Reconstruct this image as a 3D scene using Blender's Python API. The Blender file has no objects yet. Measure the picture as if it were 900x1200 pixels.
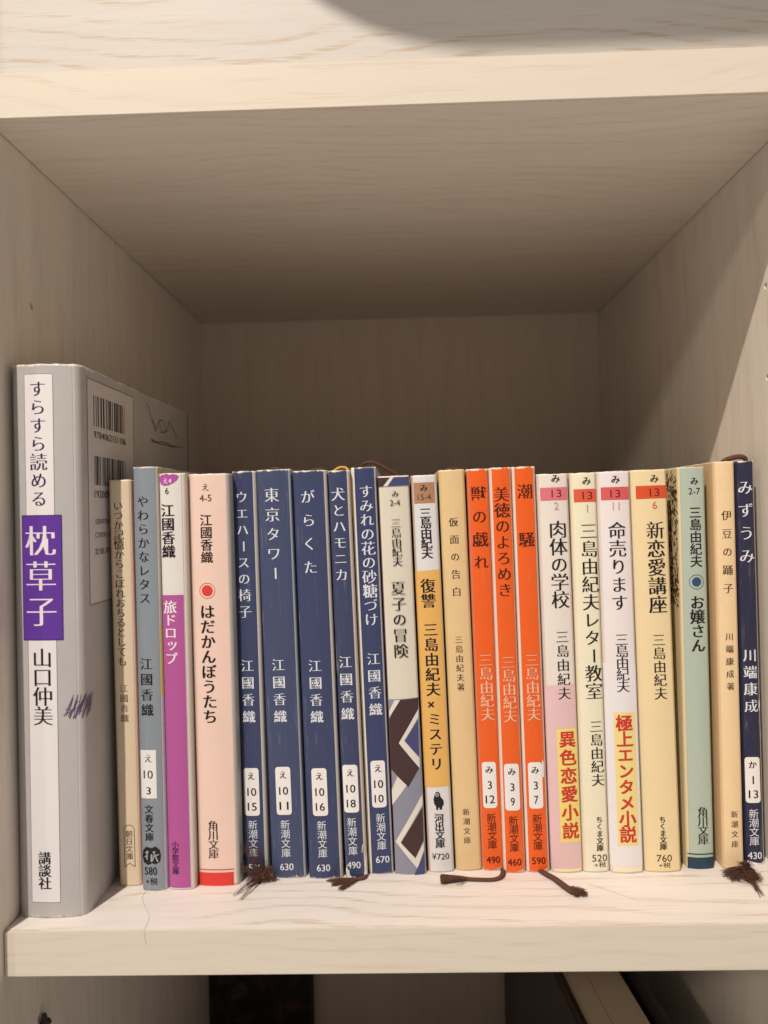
import bpy, bmesh, math, random
from mathutils import Vector, Matrix, noise as mnoise
C = bpy.context.scene.collection
SC = bpy.context.scene
random.seed(4)
MM = 0.001
W, D, H, T = 270.5, 270.0, 266.8, 15.0        # inner width, depth, height of the compartment, board thickness (mm)

# ---------------------------------------------------------------- camera
def set_camera():
    cam = bpy.data.cameras.new('camera'); o = bpy.data.objects.new('camera', cam); C.objects.link(o)
    yaw, pit, rol, f = 0.022, -0.0003, -0.0224, 884.264
    R = Matrix.Rotation(yaw, 3, 'Z') @ Matrix.Rotation(pit, 3, 'X')
    r0, f0, u0 = R @ Vector((1,0,0)), R @ Vector((0,1,0)), R @ Vector((0,0,1))
    c, s = math.cos(rol), math.sin(rol)
    right = r0*c + u0*s
    up = u0*c - r0*s
    m = Matrix((right, up, -f0)).transposed().to_4x4()
    m.translation = Vector((133.59, -244.93, 135.09))*MM
    o.matrix_world = m
    cam.sensor_fit = 'VERTICAL'; cam.sensor_height = 36; cam.sensor_width = 27
    cam.lens = f/1200*36
    cam.clip_start = 0.01; cam.clip_end = 50
    cam.dof.use_dof = True; cam.dof.focus_distance = 0.284; cam.dof.aperture_fstop = 11
    SC.camera = o
set_camera()

# ---------------------------------------------------------------- light and exposure
w = bpy.data.worlds.new('World'); SC.world = w; w.use_nodes = True
bg = w.node_tree.nodes['Background']
_wt = w.node_tree                                             # ambient graded brighter from below, shaped to lift the upper compartment
_tc = _wt.nodes.new('ShaderNodeTexCoord'); _sp = _wt.nodes.new('ShaderNodeSeparateXYZ'); _mr = _wt.nodes.new('ShaderNodeMapRange'); _mx = _wt.nodes.new('ShaderNodeMix'); _mx.data_type = 'RGBA'
_wt.links.new(_tc.outputs['Generated'], _sp.inputs[0]); _wt.links.new(_sp.outputs['Z'], _mr.inputs['Value'])
_mr.inputs['From Min'].default_value = -.35; _mr.inputs['From Max'].default_value = .30
_mx.inputs['A'].default_value = (1.0, .885, .79, 1); _mx.inputs['B'].default_value = (.26, .22, .19, 1)
_wt.links.new(_mr.outputs['Result'], _mx.inputs['Factor']); _wt.links.new(_mx.outputs['Result'], bg.inputs[0]); bg.inputs[1].default_value = 0.68
def lamp(name, loc, power, radius, color):
    l = bpy.data.lights.new(name, 'POINT'); l.energy = power; l.shadow_soft_size = radius; l.color = color
    o = bpy.data.objects.new(name, l); C.objects.link(o); o.location = Vector(loc)*MM
lamp('ceiling_lamp', (-325, -1000, 1507), 136, 0.015, (1.0, 0.885, 0.77))
lamp('ceiling_lamp_far', (-1900, -2000, 1287), 42, 0.11, (1.0, 0.86, 0.70))
SC.view_settings.view_transform = 'Standard'; SC.view_settings.look = 'None'
SC.view_settings.exposure = 0; SC.view_settings.gamma = 1

# ---------------------------------------------------------------- materials
ILL = (1.10, 1.01, 0.93)
def lin(c):
    out = []
    for v, e in zip(c, ILL):
        v /= 255; v = v/12.92 if v <= .04045 else ((v+.055)/1.055)**2.4
        out.append(min(.86, v/e))
    return out
def nmat(name, rough=.5, spec=.3):
    m = bpy.data.materials.new(name); m.use_nodes = True
    b = m.node_tree.nodes['Principled BSDF']
    b.inputs['Roughness'].default_value = rough; b.inputs['Specular IOR Level'].default_value = spec
    return m, m.node_tree, b
def N(nt, t, **kw):
    n = nt.nodes.new(t)
    for k, v in kw.items(): setattr(n, k, v)
    return n
def math_(nt, op, a, b=None, c=None, clamp=False):
    n = N(nt, 'ShaderNodeMath', operation=op); n.use_clamp = clamp
    for i, v in enumerate((a, b, c)):
        if v is None: continue
        if isinstance(v, (int, float)): n.inputs[i].default_value = v
        else: nt.links.new(v, n.inputs[i])
    return n.outputs[0]
def noise_(nt, vec, scale, detail=2, rough=.5, dist=0):
    n = N(nt, 'ShaderNodeTexNoise'); n.inputs['Scale'].default_value = scale; n.inputs['Detail'].default_value = detail
    n.inputs['Roughness'].default_value = rough; n.inputs['Distortion'].default_value = dist
    nt.links.new(vec, n.inputs['Vector']); return n.outputs['Fac']
def mix_(nt, fac, a, b):
    n = N(nt, 'ShaderNodeMix', data_type='RGBA')
    for s, v in ((n.inputs['Factor'], fac), (n.inputs['A'], a), (n.inputs['B'], b)):
        if isinstance(v, (int, float)): s.default_value = v
        elif isinstance(v, (tuple, list)): s.default_value = (*v[:3], 1)
        else: nt.links.new(v, s)
    return n.outputs['Result']
def smooth(nt, x, lo, hi):
    n = N(nt, 'ShaderNodeMapRange', interpolation_type='SMOOTHSTEP')
    n.inputs['From Min'].default_value = lo; n.inputs['From Max'].default_value = hi
    nt.links.new(x, n.inputs['Value']); return n.outputs['Result']
def scaled(nt, vec, s):
    n = N(nt, 'ShaderNodeVectorMath', operation='MULTIPLY'); nt.links.new(vec, n.inputs[0]); n.inputs[1].default_value = s
    return n.outputs[0]
CACHE = {}
def paper(col, wear_h=None, wear=0, linen=False, rough=.40, spec=.36, mottle=.05, rub=0, halfw=5):
    key = (tuple(col), wear_h, wear, linen, rough, mottle, rub)
    if key in CACHE: return CACHE[key]
    m, nt, b = nmat('paper', rough, spec)
    base = lin(col)
    tc = N(nt, 'ShaderNodeTexCoord').outputs['Object']
    f = noise_(nt, scaled(nt, tc, (1000, 1000, 1000)), .12, 4, .6)
    f2 = noise_(nt, scaled(nt, tc, (1000, 1000, 1000)), 3.0, 2, .6)
    k = math_(nt, 'ADD', math_(nt, 'MULTIPLY', f, mottle*2.2), math_(nt, 'MULTIPLY', f2, mottle*.9))
    dark = [v*(1-mottle*1.4) for v in base]; lite = [min(.9, v*(1+mottle*1.4)+mottle*.02) for v in base]
    c = mix_(nt, math_(nt, 'DIVIDE', k, mottle*3.1), dark, lite)
    sep = N(nt, 'ShaderNodeSeparateXYZ'); nt.links.new(tc, sep.inputs[0])
    if linen:
        s = math_(nt, 'SINE', math_(nt, 'MULTIPLY', sep.outputs['X'], 2*math.pi/0.00055))
        c = mix_(nt, math_(nt, 'MULTIPLY', math_(nt, 'ADD', s, 1), .11), c, [v*.55 for v in base])
    if wear_h:
        nz = noise_(nt, scaled(nt, tc, (1000, 300, 500)), .55, 3, .65)
        z = math_(nt, 'MULTIPLY', sep.outputs['Z'], 1000)
        def fade(edge, sgn):
            d = math_(nt, 'MULTIPLY', math_(nt, 'SUBTRACT', z, edge), sgn)       # distance inside from edge
            lim = math_(nt, 'MULTIPLY', math_(nt, 'SUBTRACT', nz, .40), wear*14)
            return smooth(nt, math_(nt, 'SUBTRACT', lim, d), -.45, .25)
        wf = math_(nt, 'MAXIMUM', fade(wear_h, -1), math_(nt, 'MULTIPLY', fade(0, 1), .8))
        c = mix_(nt, wf, c, (.72, .66, .58))
    if rub:
        nz = noise_(nt, scaled(nt, tc, (900, 900, 60)), .8, 4, .7)
        ax = math_(nt, 'ABSOLUTE', math_(nt, 'MULTIPLY', sep.outputs['X'], 1000))
        e = smooth(nt, ax, halfw-2.0, halfw-.6)
        cr = noise_(nt, scaled(nt, tc, (700, 700, 16)), 1, 2, .5)
        cr = smooth(nt, math_(nt, 'ABSOLUTE', math_(nt, 'SUBTRACT', cr, .5)), .016, .0)
        brk = smooth(nt, noise_(nt, scaled(nt, tc, (300, 300, 90)), 1, 2, .5), .5, .62)
        r_ = math_(nt, 'MULTIPLY', math_(nt, 'MAXIMUM', math_(nt, 'MULTIPLY', e, smooth(nt, nz, .52, .72)), math_(nt, 'MULTIPLY', math_(nt, 'MULTIPLY', cr, brk), .4)), rub)
        c = mix_(nt, r_, c, (.62, .58, .54))
    nt.links.new(c, b.inputs['Base Color'])
    bp = N(nt, 'ShaderNodeBump'); bp.inputs['Strength'].default_value = .12; bp.inputs['Distance'].default_value = .0002
    nt.links.new(f2, bp.inputs['Height']); nt.links.new(bp.outputs[0], b.inputs['Normal'])
    CACHE[key] = m; return m
def ink(col):
    key = ('ink', tuple(col))
    if key not in CACHE:
        m, nt, b = nmat('ink', .5, .25); 
        tc = N(nt, 'ShaderNodeTexCoord').outputs['Object']
        f = noise_(nt, scaled(nt, tc, (1000, 1000, 1000)), 1.6, 3, .6)
        base = lin(col)
        nt.links.new(mix_(nt, f, [v*.9 for v in base], [min(.86, v*1.1+.004) for v in base]), b.inputs['Base Color'])
        CACHE[key] = m
    return CACHE[key]
def plain(name, col, rough=.6, spec=.2):
    key = (name, tuple(col))
    if key not in CACHE:
        m, nt, b = nmat(name, rough, spec); b.inputs['Base Color'].default_value = (*lin(col), 1); CACHE[key] = m
    return CACHE[key]
def pages_mat():
    if 'pages' in CACHE: return CACHE['pages']
    m, nt, b = nmat('page_edges', .8, .1)
    tc = N(nt, 'ShaderNodeTexCoord').outputs['Object']
    f = noise_(nt, scaled(nt, tc, (6000, 20, 20)), 1, 3, .7)
    nt.links.new(mix_(nt, f, (.38, .29, .19), (.60, .50, .38)), b.inputs['Base Color']); CACHE['pages'] = m; return m
def wood(name, grain, base, streak, amount=.8, period=11, seed=0., pore=.25, broad=.10, sharp=(.35, .95)):
    """melamine board with printed ash grain; grain = axis the grain runs along"""
    m, nt, b = nmat(name, .5, .3)
    tc = N(nt, 'ShaderNodeTexCoord').outputs['Object']
    p = scaled(nt, tc, (1000, 1000, 1000))
    add = N(nt, 'ShaderNodeVectorMath', operation='ADD'); nt.links.new(p, add.inputs[0]); add.inputs[1].default_value = (seed*137, seed*71, seed*53)
    p = add.outputs[0]
    sep = N(nt, 'ShaderNodeSeparateXYZ'); nt.links.new(p, sep.inputs[0])
    ax = {'X': 0, 'Y': 1, 'Z': 2}[grain]
    oth = [i for i in range(3) if i != ax]
    cross = math_(nt, 'ADD', sep.outputs[oth[0]], math_(nt, 'MULTIPLY', sep.outputs[oth[1]], .9))
    def vec(along, across):
        v = [across]*3; v[ax] = along; return scaled(nt, p, v)
    warp = math_(nt, 'MULTIPLY', noise_(nt, vec(.0055, .012), 1, 2, .5), 70)
    warp2 = math_(nt, 'MULTIPLY', noise_(nt, vec(.03, .12), 1, 2, .6), 4)
    c2 = math_(nt, 'ADD', math_(nt, 'ADD', cross, warp), warp2)
    band = math_(nt, 'SINE', math_(nt, 'MULTIPLY', c2, 2*math.pi/period))
    band = smooth(nt, band, *sharp)
    area = smooth(nt, noise_(nt, vec(.012, .05), 1, 2, .5), .33, .50)
    dash = smooth(nt, noise_(nt, vec(.06, 2.6), 1, 3, .6, .3), .46, .58)
    fac = math_(nt, 'MULTIPLY', math_(nt, 'MULTIPLY', band, area), math_(nt, 'MULTIPLY', dash, amount))
    por = math_(nt, 'MULTIPLY', smooth(nt, noise_(nt, vec(.05, 2.2), 1, 2, .6), .50, .72), pore)
    fac = math_(nt, 'MAXIMUM', fac, por)
    br = noise_(nt, vec(.006, .09), 1, 3, .6)
    bb = mix_(nt, br, [v*(1-broad) for v in base], [v*(1+broad) for v in base])
    sp = noise_(nt, p, 1.1, 2, .6)
    bb = mix_(nt, math_(nt, 'MULTIPLY', sp, .10), bb, [v*.7 for v in base])
    c = mix_(nt, fac, bb, streak)
    nt.links.new(c, b.inputs['Base Color'])
    bp = N(nt, 'ShaderNodeBump'); bp.inputs['Strength'].default_value = .10; bp.inputs['Distance'].default_value = .0002; bp.invert = True
    nt.links.new(math_(nt, 'ADD', fac, math_(nt, 'MULTIPLY', sp, .5)), bp.inputs['Height']); nt.links.new(bp.outputs[0], b.inputs['Normal'])
    return m
CREAM = (.66, .575, .49); STREAK = (.46, .31, .20)
M_SHELF = wood('melamine_shelf', 'X', (.78, .745, .72), (.56, .43, .31), .8, 7, 1.3)
M_UPPER = wood('melamine_upper', 'X', (.76, .69, .61), (.60, .48, .36), .55, 7, 3.1)
M_DOOR = wood('melamine_door', 'X', (.60, .575, .54), (.48, .37, .27), .75, 6.5, 5.7)
M_SIDE = wood('melamine_side', 'Z', (.75, .69, .61), (.58, .47, .37), .5, 15, 2.2, .42, .13)
M_BACK = wood('melamine_back', 'Z', (.62, .53, .45), (.48, .37, .28), .4, 13, 4.4, .3)
M_EDGE = wood('edge_banding', 'X', (.69, .635, .55), (.58, .48, .37), .45, 6, 7.3, .16, .05, (.2, .95))

# ---------------------------------------------------------------- helpers
def link(name, bm, mats, parent=None, smooth_=False):
    me = bpy.data.meshes.new(name); bm.to_mesh(me); bm.free()
    for m in (mats if isinstance(mats, (list, tuple)) else [mats]): me.materials.append(m)
    if smooth_:
        for p in me.polygons: p.use_smooth = True
    o = bpy.data.objects.new(name, me); C.objects.link(o)
    if parent: o.parent = parent
    return o
def empty(name, label, cat, loc=(0,0,0), group=None):
    o = bpy.data.objects.new(name, None); C.objects.link(o); o.empty_display_size = .01
    o.location = Vector(loc)*MM; o['label'] = label; o['category'] = cat
    if group: o['group'] = group
    return o
def tag(o, label, cat, group=None):
    o['label'] = label; o['category'] = cat
    if group: o['group'] = group
    return o
def box_bm(x0, x1, y0, y1, z0, z1, bev=0):
    bm = bmesh.new(); bmesh.ops.create_cube(bm, size=1)
    for v in bm.verts:
        v.co = Vector(((x0+x1)/2+v.co.x*(x1-x0), (y0+y1)/2+v.co.y*(y1-y0), (z0+z1)/2+v.co.z*(z1-z0)))*MM
    if bev: bmesh.ops.bevel(bm, geom=bm.edges[:], offset=bev*MM, segments=2, affect='EDGES')
    return bm
def tube(bm, pts, r0, r1=None, sides=6, flat=1.0):
    """tapered tube (mm) through pts; flat squashes it into a ribbon"""
    r1 = r0 if r1 is None else r1
    pts = [Vector(p) for p in pts]; rings = []
    for i, p in enumerate(pts):
        d = (pts[min(i+1, len(pts)-1)]-pts[max(i-1, 0)]).normalized()
        up = Vector((0,0,1)) if abs(d.z) < .9 else Vector((0,1,0))
        a = d.cross(up).normalized(); b_ = a.cross(d).normalized()
        r = r0+(r1-r0)*i/(len(pts)-1)
        rings.append([bm.verts.new((p+a*r*math.cos(t)+b_*r*flat*math.sin(t))*MM) for t in [2*math.pi*k/sides for k in range(sides)]])
    for A, B in zip(rings, rings[1:]):
        for k in range(sides): bm.faces.new((A[k], A[(k+1)%sides], B[(k+1)%sides], B[k]))
    bm.faces.new(rings[0][::-1]); bm.faces.new(rings[-1])
def spline(pts, n=6):
    pts = [Vector(p) for p in pts]; out = []
    for i in range(len(pts)-1):
        p0, p1, p2, p3 = pts[max(i-1,0)], pts[i], pts[i+1], pts[min(i+2,len(pts)-1)]
        for k in range(n):
            t = k/n
            out.append(.5*((2*p1)+(p2-p0)*t+(2*p0-5*p1+4*p2-p3)*t*t+(3*p1-p0-3*p2+p3)*t**3))
    out.append(pts[-1]); return out

# ---------------------------------------------------------------- the bookcase
case = empty('bookcase', 'pale ash-grain bookcase of open compartments, with the row of books on its middle shelf', 'bookcase')
def bored_panel(name, x0, x1, holes):
    bm = box_bm(x0, x1, -4.4, D+4, -380, 440, .5)
    o = link(name, bm, M_SIDE, case)
    cb = bmesh.new()
    for y, z, r, sx in holes:
        ret = bmesh.ops.create_cone(cb, cap_ends=True, segments=20, radius1=r*MM, radius2=r*MM, depth=.018,
              matrix=Matrix.Translation(Vector((sx, y, z))*MM) @ Matrix.Rotation(math.pi/2, 4, 'Y'))
    cm = bpy.data.meshes.new('cutter'); cb.to_mesh(cm); cb.free()
    co = bpy.data.objects.new('cutter', cm); C.objects.link(co)
    md = o.modifiers.new('bore', 'BOOLEAN'); md.object = co; md.solver = 'EXACT'
    bpy.context.view_layer.update()
    me = bpy.data.meshes.new_from_object(o.evaluated_get(bpy.context.evaluated_depsgraph_get()))
    o.modifiers.clear(); o.data = me
    bpy.data.objects.remove(co)
    return o
bored_panel('side_panel', -16, 0, [(29, 213.3, 1.2, 0), (29, 181.5, 1.2, 0), (23, -44, 1.5, 0)])
bored_panel('side_panel', W, W+16, [(37.6, 215.6, 1.2, W), (37.8, 181.8, 1.2, W)])
link('back_panel', box_bm(-2, W+2, D, D+4, -380, 440), M_BACK, case)
for z, m in ((H, M_UPPER), (-T, M_SHELF), (-247, plain('dark_board', (70, 52, 42)))):  # unseen bottom board made dark and raised to keep the lower compartment dim
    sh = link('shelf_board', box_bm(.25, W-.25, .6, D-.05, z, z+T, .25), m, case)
    link('edge_band', box_bm(.25, W-.25, 0, .6, z+.02, z+T-.02, .28), M_EDGE, sh)
dp = link('door_panel', box_bm(.8, W-.8, 2.0, 18, H+T+.25, 440, .4), M_DOOR, case)
# dark pin under the shelf, on the left wall
bm = bmesh.new(); tube(bm, [(-.5, 23.4, -47), (1.6, 23.4, -46.5), (3.0, 23.6, -45)], 1.5, 1.3, 10); tube(bm, [(1.5, 23.2, -50), (1.6, 23.3, -42.5)], 1.7, .8, 10)
link('shelf_pin', bm, plain('pin', (60, 46, 38), .4, .5), case, True)

# ---------------------------------------------------------------- the row of books, measured in mm: x, y of the foot, width, height, lean k and what is printed on each spine
# V vertical text, H horizontal text, R rectangle, P polygon, E disc or ring; u, v run across and up the spine
BOOKS = {
 'hb': dict(x=12.15, y=9.05, w=23.9, h=187.8, k=0.00707, d=[
  ('R', 'title_panel', (235, 224, 219), -6.44, 3.29, 5.41, 184.3, 0),
  ('R', 'title_band', (98, 52, 150), -8.05, 5.55, 94.23, 136.44, 0),
  ('V', 'title_lettering', 'M', (52, 30, 80), 'すらすら読める', -1.86, 182.13, 139.14, 5.74),
  ('V', 'title_lettering', 'M', (240, 222, 224), '枕草子', -1.65, 132.68, 98.73, 10.05),
  ('V', 'author_lettering', 'M', (30, 24, 26), '山口仲美', -1.6, 91.32, 65.2, 6.46),
  ('V', 'publisher_lettering', 'MB', (30, 24, 26), '講談社', -1.81, 22.38, 9.72, 4.16),
 ]),
 '1': dict(x=31.5, y=29.67, w=8.52, h=149.07, k=-0.00484, d=[
  ('V', 'title_lettering', 'M', (95, 72, 52), 'いつか記憶からこぼれおちるとしても', -0.73, 141.24, 80.52, 3.66),
  ('V', 'author_lettering', 'M', (140, 115, 90), '江國香織', -0.36, 73.91, 60.14, 2.79),
  ('V', 'publisher_lettering', 'G', (95, 72, 52), '朝日文庫', 0.1, 20.35, 9.71, 2.48),
 ]),
 '2': dict(x=41.47, y=26.33, w=9.07, h=153.32, k=-0.00059, d=[
  ('V', 'title_lettering', 'M', (30, 24, 26), 'やわらかなレタス', -0.92, 142.82, 103.58, 4.29),
  ('V', 'author_lettering', 'M', (30, 24, 26), '江國香織', -0.98, 84.1, 63.08, 4.29),
  ('R', 'shelf_label', (238, 230, 222), -3.95, 1.8, 33.41, 50.9, 0),
  ('V', 'shelf_label/lettering', 'M', (30, 24, 26), 'え', -1.02, 49.48, 46.23, 3.37),
  ('H', 'shelf_label/lettering', 'M', (30, 24, 26), '10', -1.15, 42.06, 2.91, 3.22),
  ('H', 'shelf_label/lettering', 'MB', (30, 24, 26), '3', -1.13, 36.19, 2.61, 1.53),
  ('V', 'publisher_lettering', 'MB', (30, 24, 26), '文春文庫', -1.19, 30.93, 17.95, 2.98),
  ('P', 'emblem', (30, 24, 26), [(-3.75, 14.58), (-2.48, 15.95), (-0.62, 15.47), (0.95, 16.06), (2.32, 14.81), (2.74, 12.64), (2.38, 10.48), (0.8, 9.57), (-0.43, 10.05), (-2.01, 9.3), (-3.54, 10.25), (-4.12, 12.42)]),
  ('P', 'emblem/figure', (160, 165, 168), [(-2.99, 13.95), (-1.58, 14.24), (-1.59, 13.81), (-3.0, 13.52)]),
  ('P', 'emblem/figure', (160, 165, 168), [(-2.45, 14.56), (-2.01, 14.56), (-2.09, 11.16), (-2.53, 11.16)]),
  ('P', 'emblem/figure', (160, 165, 168), [(-3.18, 12.41), (-2.55, 12.86), (-2.4, 12.4), (-3.04, 11.94)]),
  ('P', 'emblem/figure', (160, 165, 168), [(-0.83, 13.3), (-0.2, 13.3), (-0.49, 10.52), (-0.98, 10.52)]),
  ('P', 'emblem/figure', (160, 165, 168), [(-0.02, 14.38), (0.76, 14.37), (0.74, 13.59), (-0.04, 13.6)]),
  ('P', 'emblem/figure', (160, 165, 168), [(0.27, 13.44), (0.7, 13.44), (1.91, 10.49), (1.38, 10.49)]),
  ('P', 'emblem/figure', (160, 165, 168), [(0.26, 13.14), (0.62, 12.67), (-0.17, 10.67), (-0.54, 10.83)]),
  ('P', 'emblem/figure', (160, 165, 168), [(0.88, 12.97), (1.98, 13.42), (2.12, 13.02), (1.03, 12.57)]),
  ('H', 'price_lettering', 'G', (30, 24, 26), '580', -1.0, 7.28, 2.76, 4.45),
  ('H', 'price_lettering', 'G', (30, 24, 26), '+税', -0.74, 3.56, 2.45, 4.29),
 ]),
 '3': dict(x=51.42, y=26.72, w=9.69, h=150.79, k=-0.00245, d=[
  ('R', 'spine_panel', (182, 86, 148), -4.69, 3.25, 0.8, 106.71, 0),
  ('P', 'emblem', (180, 80, 156), [(-4.51, 149.19), (-3.86, 150.26), (-2.61, 150.39), (-1.82, 150.68), (-0.74, 150.19), (0.51, 150.47), (1.75, 150.29), (2.66, 149.49), (2.01, 148.27), (0.74, 147.22), (-0.84, 146.48), (-2.71, 146.21), (-3.94, 146.86), (-4.54, 147.96)]),
  ('H', 'emblem/lettering', 'GB', (240, 225, 232), 'え4', -1.58, 148.04, 1.84, 3.07),
  ('H', 'code_lettering', 'G', (30, 24, 26), '6', -1.76, 144.4, 2.3, 1.32),
  ('V', 'author_lettering', 'MB', (30, 24, 26), '江國香織', -1.72, 139.54, 120.06, 4.61),
  ('V', 'title_lettering', 'MB', (240, 222, 235), '旅ドロップ', -1.65, 104.58, 81.39, 4.61),
  ('V', 'publisher_lettering', 'GB', (50, 20, 60), '小学館文庫', -1.95, 17.66, 5.59, 2.46),
 ]),
 '4': dict(x=64.26, y=29.54, w=15.49, h=150.49, k=-0.00525, d=[
  ('V', 'code_lettering', 'G', (30, 24, 26), 'え', -0.9, 146.76, 144.11, 2.79),
  ('H', 'code_lettering', 'G', (30, 24, 26), '4-5', -0.98, 141.55, 2.48, 4.35),
  ('V', 'author_lettering', 'GB', (30, 24, 26), '江國香織', -1.05, 135.52, 117.73, 4.19),
  ('E', 'red_dot', (222, 62, 48), -1.26, 107.74, 2.02, 0.0),
  ('E', 'ring', (205, 80, 66), -1.26, 107.74, 2.89, 2.7),
  ('V', 'title_lettering', 'MB', (30, 24, 26), 'はだかんぼうたち', -1.45, 102.74, 59.04, 5.43),
  ('V', 'publisher_lettering', 'M', (30, 24, 26), '角川文庫', -1.54, 23.75, 9.86, 3.57),
  ('R', 'red_band', (222, 60, 50), -7.87, 5.46, -0.24, 4.85, 0),
  ('R', 'red_band', (200, 80, 70), -7.77, 5.56, 5.76, 6.07, 0),
 ]),
 '5': dict(x=76.94, y=35.36, w=9.07, h=151.45, k=-0.00986, d=[
  ('V', 'title_lettering', 'M', (226, 222, 226), 'ウエハースの椅子', -1.09, 143.97, 96.7, 4.6),
  ('V', 'author_lettering', 'M', (226, 222, 226), '江國香織', -0.95, 81.07, 57.51, 4.5),
  ('R', 'shelf_label', (240, 230, 222), -3.67, 1.99, 22.98, 40.75, 1.1),
  ('V', 'shelf_label/lettering', 'MB', (30, 24, 26), 'え', -0.84, 39.32, 36.14, 3.01),
  ('H', 'shelf_label/lettering', 'GB', (30, 24, 26), '10', -0.77, 31.86, 2.95, 3.3),
  ('H', 'shelf_label/lettering', 'GB', (30, 24, 26), '15', -0.79, 26.35, 2.95, 3.3),
  ('V', 'publisher_lettering', 'G', (226, 222, 226), '新潮文庫', -0.81, 21.19, 7.5, 3.26),
  ('H', 'price_lettering', 'GB', (226, 222, 226), '520', -0.36, 3.67, 2.54, 4.91),
 ]),
 '6': dict(x=89.15, y=34.51, w=12.77, h=151.78, k=-0.017, d=[
  ('V', 'title_lettering', 'M', (226, 222, 226), '東京タワー', -0.82, 144.8, 110.56, 5.21),
  ('V', 'author_lettering', 'M', (226, 222, 226), '江國香織', -0.83, 81.34, 57.72, 4.49),
  ('R', 'shelf_label', (240, 230, 222), -3.57, 2.03, 23.54, 41.36, 1.1),
  ('V', 'shelf_label/lettering', 'MB', (30, 24, 26), 'え', -0.72, 39.92, 36.75, 3.0),
  ('H', 'shelf_label/lettering', 'GB', (30, 24, 26), '10', -0.7, 32.45, 2.94, 3.29),
  ('H', 'shelf_label/lettering', 'GB', (30, 24, 26), '11', -0.76, 26.92, 2.94, 3.29),
  ('V', 'publisher_lettering', 'G', (226, 222, 226), '新潮文庫', -0.64, 21.53, 7.74, 3.25),
  ('H', 'price_lettering', 'GB', (226, 222, 226), '630', -0.61, 4.24, 2.53, 4.9),
 ]),
 '7': dict(x=103.05, y=33.75, w=12.71, h=151.1, k=-0.01912, d=[
  ('V', 'title_lettering', 'M', (226, 222, 226), 'がらくた', -0.98, 143.83, 112.56, 5.2),
  ('V', 'author_lettering', 'M', (226, 222, 226), '江國香織', -0.9, 80.93, 57.55, 4.48),
  ('R', 'shelf_label', (240, 230, 222), -3.87, 1.76, 23.28, 40.91, 1.1),
  ('V', 'shelf_label/lettering', 'MB', (30, 24, 26), 'え', -1.0, 39.5, 36.34, 2.99),
  ('H', 'shelf_label/lettering', 'GB', (30, 24, 26), '10', -0.99, 32.1, 2.93, 3.28),
  ('H', 'shelf_label/lettering', 'GB', (30, 24, 26), '16', -1.06, 26.63, 2.93, 3.28),
  ('V', 'publisher_lettering', 'G', (226, 222, 226), '新潮文庫', -0.83, 21.31, 7.73, 3.25),
  ('H', 'price_lettering', 'GB', (226, 222, 226), '630', -0.79, 4.06, 2.52, 4.88),
 ]),
 '8': dict(x=114.34, y=33.64, w=8.05, h=150.84, k=-0.02259, d=[
  ('V', 'title_lettering', 'M', (226, 222, 226), '犬とハモニカ', -0.53, 144.36, 109.66, 4.88),
  ('V', 'author_lettering', 'M', (226, 222, 226), '江國香織', -0.56, 82.16, 58.5, 4.47),
  ('R', 'shelf_label', (240, 230, 222), -3.49, 2.06, 24.37, 42.01, 1.1),
  ('V', 'shelf_label/lettering', 'MB', (30, 24, 26), 'え', -0.64, 40.59, 37.44, 2.99),
  ('H', 'shelf_label/lettering', 'GB', (30, 24, 26), '10', -0.65, 33.19, 2.93, 3.28),
  ('H', 'shelf_label/lettering', 'GB', (30, 24, 26), '18', -0.74, 27.72, 2.93, 3.28),
  ('V', 'publisher_lettering', 'G', (226, 222, 226), '新潮文庫', -0.88, 22.34, 8.62, 3.24),
  ('H', 'price_lettering', 'GB', (226, 222, 226), '490', -0.79, 4.98, 2.52, 4.88),
 ]),
 '9': dict(x=123.41, y=36.87, w=9.41, h=152.0, k=-0.02273, d=[
  ('V', 'title_lettering', 'M', (226, 222, 226), 'すみれの花の砂糖づけ', 0.58, 145.33, 92.4, 5.1),
  ('V', 'author_lettering', 'M', (226, 222, 226), '江國香織', 0.64, 82.48, 59.04, 4.53),
  ('R', 'shelf_label', (240, 230, 222), -2.25, 3.11, 24.83, 42.34, 1.1),
  ('V', 'shelf_label/lettering', 'MB', (30, 24, 26), 'え', 0.5, 40.96, 37.77, 3.03),
  ('H', 'shelf_label/lettering', 'GB', (30, 24, 26), '10', 0.5, 33.58, 2.96, 3.31),
  ('H', 'shelf_label/lettering', 'GB', (30, 24, 26), '10', 0.41, 28.15, 2.96, 3.31),
  ('V', 'publisher_lettering', 'G', (226, 222, 226), '新潮文庫', 0.62, 22.49, 8.93, 3.28),
  ('H', 'price_lettering', 'GB', (226, 222, 226), '670', 0.72, 5.42, 2.55, 4.94),
 ]),
 '10': dict(x=134.44, y=36.26, w=11.71, h=148.49, k=-0.0229, d=[
  ('P', 'pattern', (140, 138, 150), [(-5.36, 65.32), (6.1, 65.6), (5.69, 0.25), (-5.72, 0.39)]),
  ('P', 'pattern/brown_shape', (70, 46, 46), [(-1.8, 65.1), (5.8, 65.48), (5.39, 61.12), (-2.16, 49.28), (4.9, 39.44), (0.52, 32.56), (-5.69, 39.31), (-5.42, 57.93)]),
  ('P', 'pattern/white_stripe', (226, 214, 198), [(-3.16, 65.06), (-1.09, 65.09), (-5.39, 58.65), (-5.35, 60.94)]),
  ('P', 'pattern/white_stripe', (226, 214, 198), [(5.55, 61.47), (5.33, 58.26), (-0.27, 49.9), (5.07, 43.09), (4.97, 39.3), (-2.31, 49.07)]),
  ('P', 'pattern/blue_shape', (72, 72, 116), [(5.14, 57.33), (4.95, 43.59), (-0.06, 49.9)]),
  ('P', 'pattern/white_stripe', (226, 214, 198), [(-3.37, 36.7), (-0.09, 33.36), (-5.73, 25.85), (-5.68, 31.58)]),
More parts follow.
